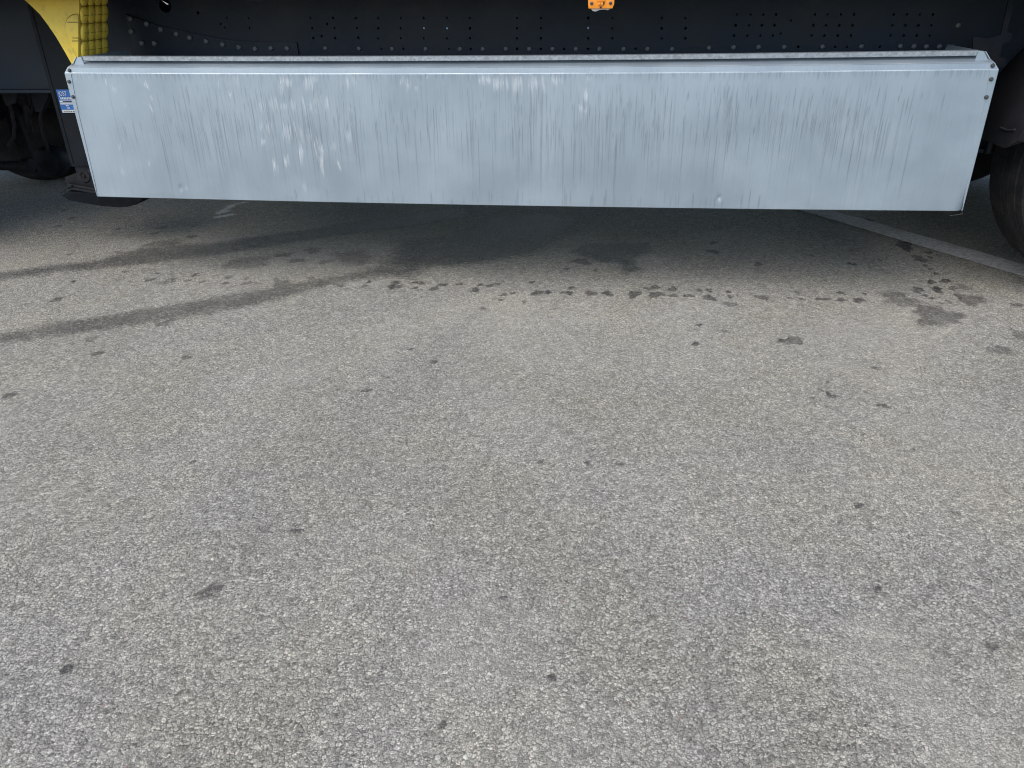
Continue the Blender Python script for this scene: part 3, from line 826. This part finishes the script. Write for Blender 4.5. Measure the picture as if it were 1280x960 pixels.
# ---- landing legs, wound up off the ground
LX0, LX1 = -2.262, -2.08
def leg(Yf, s):
    """Yf the outer face, s the way in"""
    y = lambda a: Yf + s*a
    lo = lambda a, b: (min(y(a), y(b)), max(y(a), y(b)))
    bm = BM()
    a, b = lo(0, .15)
    add_box(bm, LX0, LX1, a, b, .40, 1.14, 0, .010)
    a, b = lo(-.003, 0-.0003)
    add_box(bm, LX0+.004, LX0+.022, a, b, .42, 1.12, 0, .002)
    a, b = lo(.010, .14)
    add_box(bm, LX0+.012, LX1-.012, a, b, .27, .40, 0, .006)
    L = obj('landing_leg', bm, M['frame_dark'], TR)
    bm = BM()                                       # hinge with its bolt
    hx, hz = -2.185, .362
    add_lathe(bm, [(.020, y(-.012)), (.034, y(-.012)), (.036, y(-.02)), (.030, y(-.028)), (.018, y(-.028)), (.014, y(-.024))], (hx, 0, hz), seg=24)
    add_lathe(bm, [(.0075, y(-.0235)), (.0075, y(-.030)), (.004, y(-.032))], (hx, 0, hz), seg=12)
    obj('hinge_bolt', bm, M['rusty'], L)
    bm = BM()                                       # side plates and stacked strips of the foot
    fp = lambda px, py, Y=.475: tuple(atY(px, py, Y)[[0, 2]])
    bp = [fp(80.5,221.5),(fp(97,216)),(fp(100,212)),(fp(132,212)),(fp(140,238)),(fp(118,239)),(fp(90,234)),(fp(82,227))]
    a, b = lo(-.022, -.014); add_prism(bm, bp, 'y', a, b, 0, .002)
    a, b = lo(.155, .163); add_prism(bm, bp, 'y', a, b, 0, .002)
    for dz in (0, -.016):
        sp = [(p[0], p[1]+dz) for p in (fp(87,228), fp(128,235.5), fp(128,238.5), fp(87,231))]
        a, b = lo(-.045, .19); add_prism(bm, sp, 'y', a, b, 0, .0015)
    obj('foot_bracket', bm, M['rusty'], L)
    bm = BM()                                       # rocker sole
    sole = [fp(88,238), fp(80,243), fp(90,249), fp(110,252.5), fp(132,256), fp(150,258), fp(163,257), fp(173,254.5), fp(180,249.5), fp(183,243), fp(150,240), fp(118,240)]
    a, b = lo(-.05, .20); add_prism(bm, sole, 'y', a, b, 0, .004)
    obj('foot_sole', bm, M['sole'], L)
    bm = BM()
    hk = [atY(px, py, .45) for px, py in ((67,238),(71,238),(74,241),(79,239),(84,234),(90,232))]
    if s > 0: add_tube(bm, hk, .004, 8)
    else: add_tube(bm, [(p[0], 2.5-p[1], p[2]) for p in hk], .004, 8)
    obj('safety_hook', bm, M['rusty'], L)
    return L
L1 = leg(.5, 1)
L2 = leg(2.0, -1)
bm = BM(); add_tube(bm, [(-2.17, .652, 1.02), (-2.17, 1.848, 1.02)], .02); add_bar(bm, (-2.17, .66, .92), (-2.17, 1.84, .50), .05, .05)
obj('leg_brace', bm, M['frame_dark'], TR)
# blue enamel name plate on the outer face of the near leg
def text_mesh(body, size):
    cu = bpy.data.curves.new('text', 'FONT'); cu.body = body; cu.size = size; cu.extrude = .0003; cu.resolution_u = 3
    o = bpy.data.objects.new('text', cu); COL.objects.link(o); bpy.context.view_layer.update()
    me = bpy.data.meshes.new_from_object(o.evaluated_get(bpy.context.evaluated_depsgraph_get()))
    bpy.data.objects.remove(o); return me
pY = .4915
tl, bl_ = atY(69.8, 112, pY), atY(77.5, 141, pY)
pz1, pz0 = tl[2], bl_[2]
px0 = (tl[0]+bl_[0])/2; px1 = px0+.145
H = pz1-pz0
bm = BM()
add_box(bm, px0, px1, pY, pY+.004, pz0, pz1, 0, .001)
def strip(f0, f1, mi, xa=.004, xb=None):
    add_box(bm, px0+xa, (px1-.004) if xb is None else px0+xb, pY-.0006, pY+.0008, pz1-H*f1, pz1-H*f0, mi)
strip(.47, .55, 1); strip(.585, .635, 1); strip(.87, .99, 1); strip(.49, .53, 2, .02, .08)
for k in range(9): strip(.33, .42, 1, .012+k*.0085, .018+k*.0085)
for k, (a, b) in enumerate(((.030, .045), (.035, .049))): strip(.67+k*.1, .71+k*.1, 1, a, b)
for k in range(6): strip(.91, .955, 0, .012+k*.012, .020+k*.012)
tm = text_mesh('JOST', H*.27)
tx = np.array([v.co[:] for v in tm.vertices]); 
tm.transform(Matrix.Translation((px0+.008, pY-.0006, pz1-H*.26)) @ Matrix.Rotation(math.pi/2, 4, 'X') @ Matrix.Scale(.70, 4, (1, 0, 0)))
for p in tm.polygons: p.material_index = 1
bm.from_mesh(tm)
obj('name_plate', bm, [M['blue'], M['white'], M['screw']], L1, 0)

# ------------------------------------------------------------------ yellow wheel chock in its holder by the box
CHX = float(atY(100.5, 40, .22)[0])
_a, _b = atY(100, 0, .22), atY(101.2, 70, .22)
LEAN = float((_a[0]-_b[0])/(_a[2]-_b[2])); LZ = float(atY(100.5, 40, .22)[2])
def lean(bm):
    for v in bm.verts: v.co.x += LEAN*(v.co.z-LZ)
    return bm
yn, yf = .22, .22
for _ in range(40):
    if atY(134, 40, yf)[0] > CHX: yf += .005
CY0, CY1 = .22, min(max(yf, .34), .44)
cz0 = .915
ck = thing('wheel_chock', (CHX-.1, (CY0+CY1)/2, cz0), 'yellow plastic wheel chock stored upright behind the left end of the silver box', 'wheel chock')
bm = BM()
arc = [tuple(atY(px, py, CY0)[[0, 2]]) for px, py in ((96,92),(89,79),(80,63),(70,46),(60,31.5),(50,18),(38,5))]
arc = [(arc[0][0], cz0-.02)] + arc + [(arc[-1][0]-.045, arc[-1][1]+.035), (arc[-1][0]-.075, arc[-1][1]+.085), (arc[-1][0]-.06, 1.262), (CHX-.004+LEAN*(1.262-LZ), 1.262), (CHX-.004+LEAN*(cz0-.02-LZ), cz0-.02)]
add_prism(bm, arc, 'y', CY0, CY1, 0, .004)
obj('chock_body', bm, M['yellow'], ck)
# moulded boss on the flat side
bm = BM()
bp = [tuple(atY(px, py, CY0)[[0, 2]]) for px, py in ((99.6,19),(95,18.6),(90,20),(86,23.5),(83.4,29),(82.8,36),(84.5,43),(88,51),(92,60),(96.6,69.5),(99.6,71))]
add_prism(bm, bp, 'y', CY0-.010, CY0+.001, 0, .003)
bo = obj('side_boss', bm, M['yellow'], ck)
bm = BM()
for y in (28, 47.5, 51.2):
    a = atY(84.5 if y < 40 else 90, y, CY0-.0115); b = atY(99.5, y+.3, CY0-.0115)
    add_box(bm, a[0], b[0], CY0-.0125, CY0-.0100, a[2]-.0018, a[2]+.0018, 0)
gr = []
for px, py in ((98,17.7),(95,17.4),(89.5,18.8),(85,22.6),(82.2,28.6),(81.6,36),(83.3,43.4),(87,52),(91,61),(95.6,70.5)):
    gr.append(atY(px, py, CY0-.0005))
add_tube(bm, gr, .0016, 6)
obj('boss_groove', bm, M['yellow_groove'], bo)
# the ribbed sole: columns of rounded cells
bm = BM()
cols, pitch = 4, (CY1-CY0)/4
zrow = .068
add_box(bm, CHX-.0035, CHX+.001, CY0+.004, CY1-.004, cz0-.01, 1.258, 1)
for c in range(cols):
    for r_ in range(5):
        zc = cz0 + .012 + zrow*(r_+.5); yc = CY0 + pitch*(c+.5)
        rows = []
        for i in range(9):
            t = -math.pi/2 + math.pi*i/8
            rows.append([bm.verts.new((CHX + .014*math.cos(t)**.6*math.sin(math.pi*k/8)**.7 if 0 < i < 8 else CHX, yc + pitch*.49*math.cos(math.pi*k/8)*max(.55, math.cos(t)**.5 if 0 < i < 8 else .55), zc + zrow*.49*math.sin(t))) for k in range(9)])
        for a, b in zip(rows, rows[1:]):
            for k in range(8): bm.faces.new((a[k], b[k], b[k+1], a[k+1]))
        for dz in (-.002,):
            add_box(bm, CHX+.011, CHX+.0146, yc-pitch*.34, yc+pitch*.34, zc+dz-.0012, zc+dz+.0012, 1)
obj('ribbed_sole', lean(bm), [M['yellow'], M['yellow_groove']], ck, 50)
# its holder belongs to the trailer
bm = BM()
add_box(bm, CHX-.07, CHX+.02, CY0-.01, CY1+.02, cz0-.036, cz0-.0215, 0, .003); add_box(bm, CHX-.06, CHX-.02, CY1+.0195, .56, cz0-.034, cz0-.0235, 0, .003)
obj('chock_holder', bm, M['frame_dark'], TR)

# ------------------------------------------------------------------ the tractor unit in the dark on the left
TC = thing('truck_tractor', (-4.1, 1.25, 0), 'dark tractor unit coupled under the front of the trailer, in shadow at the left edge', 'truck')
AX = -3.56
for y0, y1, s in ((.02, .31, 1), (.335, .625, 1), (1.875, 2.165, -1), (2.19, 2.48, -1)):
    wheel(TC, AX, y0, y1, s)
bm = BM(); add_lathe(bm, [(.07, .63), (.085, 1.0), (.20, 1.12), (.20, 1.38), (.085, 1.5), (.07, 1.87)], (AX, 0, .52), seg=28)
obj('drive_axle', bm, M['rusty'], TC)
for Y in (.84, 1.66):
    bm = BM(); add_box(bm, -9.0, -3.05, Y-.04, Y+.04, .72, .98, 0, .006)
    obj('chassis_rail', bm, M['frame_dark'], TC)
    bm = BM(); add_lathe(bm, [(.12, .54), (.135, .58), (.135, .68), (.12, .715)], (AX+.42, Y, 0), 'z', 24)
    obj('air_spring', bm, M['rubber'], TC)
bm = BM(); add_box(bm, -3.14, -3.051, .885, 1.615, .72, .95, 0, .006)
obj('rear_crossmember', bm, M['frame_dark'], TC)
bm = BM(); add_box(bm, -4.9, -3.9, .78, 1.72, 1.0, 1.09, 0, .02)
obj('coupling_plate', bm, M['rusty'], TC)
bm = BM()
t0, t1 = atY(-60, 206, 1.40), atY(30, 207.5, 1.40)
add_tube(bm, [t0, t1], .030); add_lathe(bm, [(.03, t1[0]-.005), (.046, t1[0]), (.046, t1[0]+.05), (.03, t1[0]+.055)], (0, t1[1], t1[2]), 'x', 20)
q0, q1 = atY(6, 118, 1.45), atY(42, 215, 1.45)
obj('stabiliser', bm, M['rusty'], TC)
bm = BM(); add_bar(bm, q0, q1, .085, .03)
obj('stabiliser_link', bm, M['rusty'], TC)
for y0, y1 in ((-.0, .65), (1.85, 2.5)):
    bm = BM(); n_ = 24; V = []
    for i in range(n_+1):
        t = R(8+164*i/n_)
        V.append([bm.verts.new((AX+q*math.cos(t), y, .52+q*math.sin(t)*.86)) for y, q in ((y0, .58), (y0, .62), (y1, .62), (y1, .58))])
    for a, b in zip(V, V[1:]):
        for k in range(3): bm.faces.new((a[k], b[k], b[k+1], a[k+1]))
    bmesh.ops.solidify(bm, geom=bm.faces[:], thickness=.004)
    obj('mudguard', bm, M['plastic'], TC, 40)
bm = BM(); b0 = atY(-10, 56, 1.3); b1 = atY(30, 94, 1.3)
add_box(bm, b0[0], b1[0], 1.3, 1.6, b1[2], b0[2], 0, .012)
obj('battery_box', bm, M['rusty'], TC)

# clutter of running gear seen under the rails
bm = BM(); c = atY(61, 203, 1.60)
add_lathe(bm, [(.03, 1.56), (.085, 1.575), (.10, 1.60), (.10, 1.66), (.085, 1.70)], (c[0], 0, c[2]), seg=28)
obj('brake_chamber', bm, M['frame_dark'], TC)
def px_tube(name, pts, r, mat):
    bm = BM(); add_tube(bm, [atY(x, y, Y) for x, y, Y in pts], r, 10); return obj(name, bm, M[mat], TC)
px_tube('shock_absorber', [(24, 92, 1.1), (31, 130, 1.12)], .032, 'rusty')
px_tube('shock_rod', [(31, 128, 1.12), (38, 165, 1.14)], .017, 'plastic')
px_tube('brake_hose', [(-5, 100, .95), (6, 118, .95), (14, 138, .98), (18, 158, 1.0), (17, 172, 1.05), (10, 182, 1.1)], .010, 'plastic')
px_tube('air_line', [(62, 100, .95), (52, 128, .98), (50, 150, 1.0), (55, 172, 1.1), (61, 190, 1.5)], .009, 'plastic')
px_tube('air_line', [(40, 100, .9), (44, 122, .95), (37, 146, 1.0), (36, 168, 1.1)], .007, 'rusty')
bm = BM()
add_prism(bm, [tuple(atY(x, y, .79)[[0, 2]]) for x, y in ((-4, 60), (30, 62), (34, 92), (26, 99), (24, 128), (10, 132), (4, 112), (-6, 108))], 'y', .77, .785, 0, .004)
obj('rail_bracket', bm, M['rusty'], TC)
bm = BM()
add_prism(bm, [tuple(atY(x, y, .80)[[0, 2]]) for x, y in ((36, 98), (58, 100), (60, 122), (52, 140), (44, 140), (38, 122))], 'y', .80, .83, 0, .004)
obj('rail_bracket', bm, M['frame_dark'], TC)
for x, y in ((2, 70), (14, 72), (25, 74), (3, 88), (15, 90), (42, 40), (43, 58), (40, 20)):
    bm = BM(); w = atY(x, y, .77 if y > 65 and x < 30 else .80); add_lathe(bm, [(.013, w[1]), (.013, w[1]-.010), (.008, w[1]-.013)], (w[0], 0, w[2]), seg=6)
    obj('bolt', bm, M['rusty'], TC)

# ------------------------------------------------------------------ a few loose pale stone chips
first = None
for px, py, r in ((266, 700, .0085), (775, 593, .0065), (24, 746, .006), (289, 900, .007), (728, 884, .0075), (612, 843, .007), (118, 556, .0055), (1266, 511, .006), (582, 948, .009), (1108, 600, .006), (312, 566, .005), (880, 526, .005)):
    w = atZ(px, py)
    if first is None:
        bm = BM(); bmesh.ops.create_icosphere(bm, subdivisions=1, radius=1)
        for v in bm.verts: v.co *= random.uniform(.65, 1.1)
        first = obj('stone_chip', bm, M['chip'], None, 20); c = first
        c['label'] = 'tiny pale stone chip lying loose on the grey asphalt in the foreground'; c['category'] = 'stone chip'; c['group'] = 'loose pale stone chips on the asphalt'
    else:
        c = first.copy(); COL.objects.link(c)
    c.location = (w[0], w[1], r*.3); r *= .78; c.scale = (r, r*.75, r*.5); c.rotation_euler = (0, 0, random.uniform(0, 3))
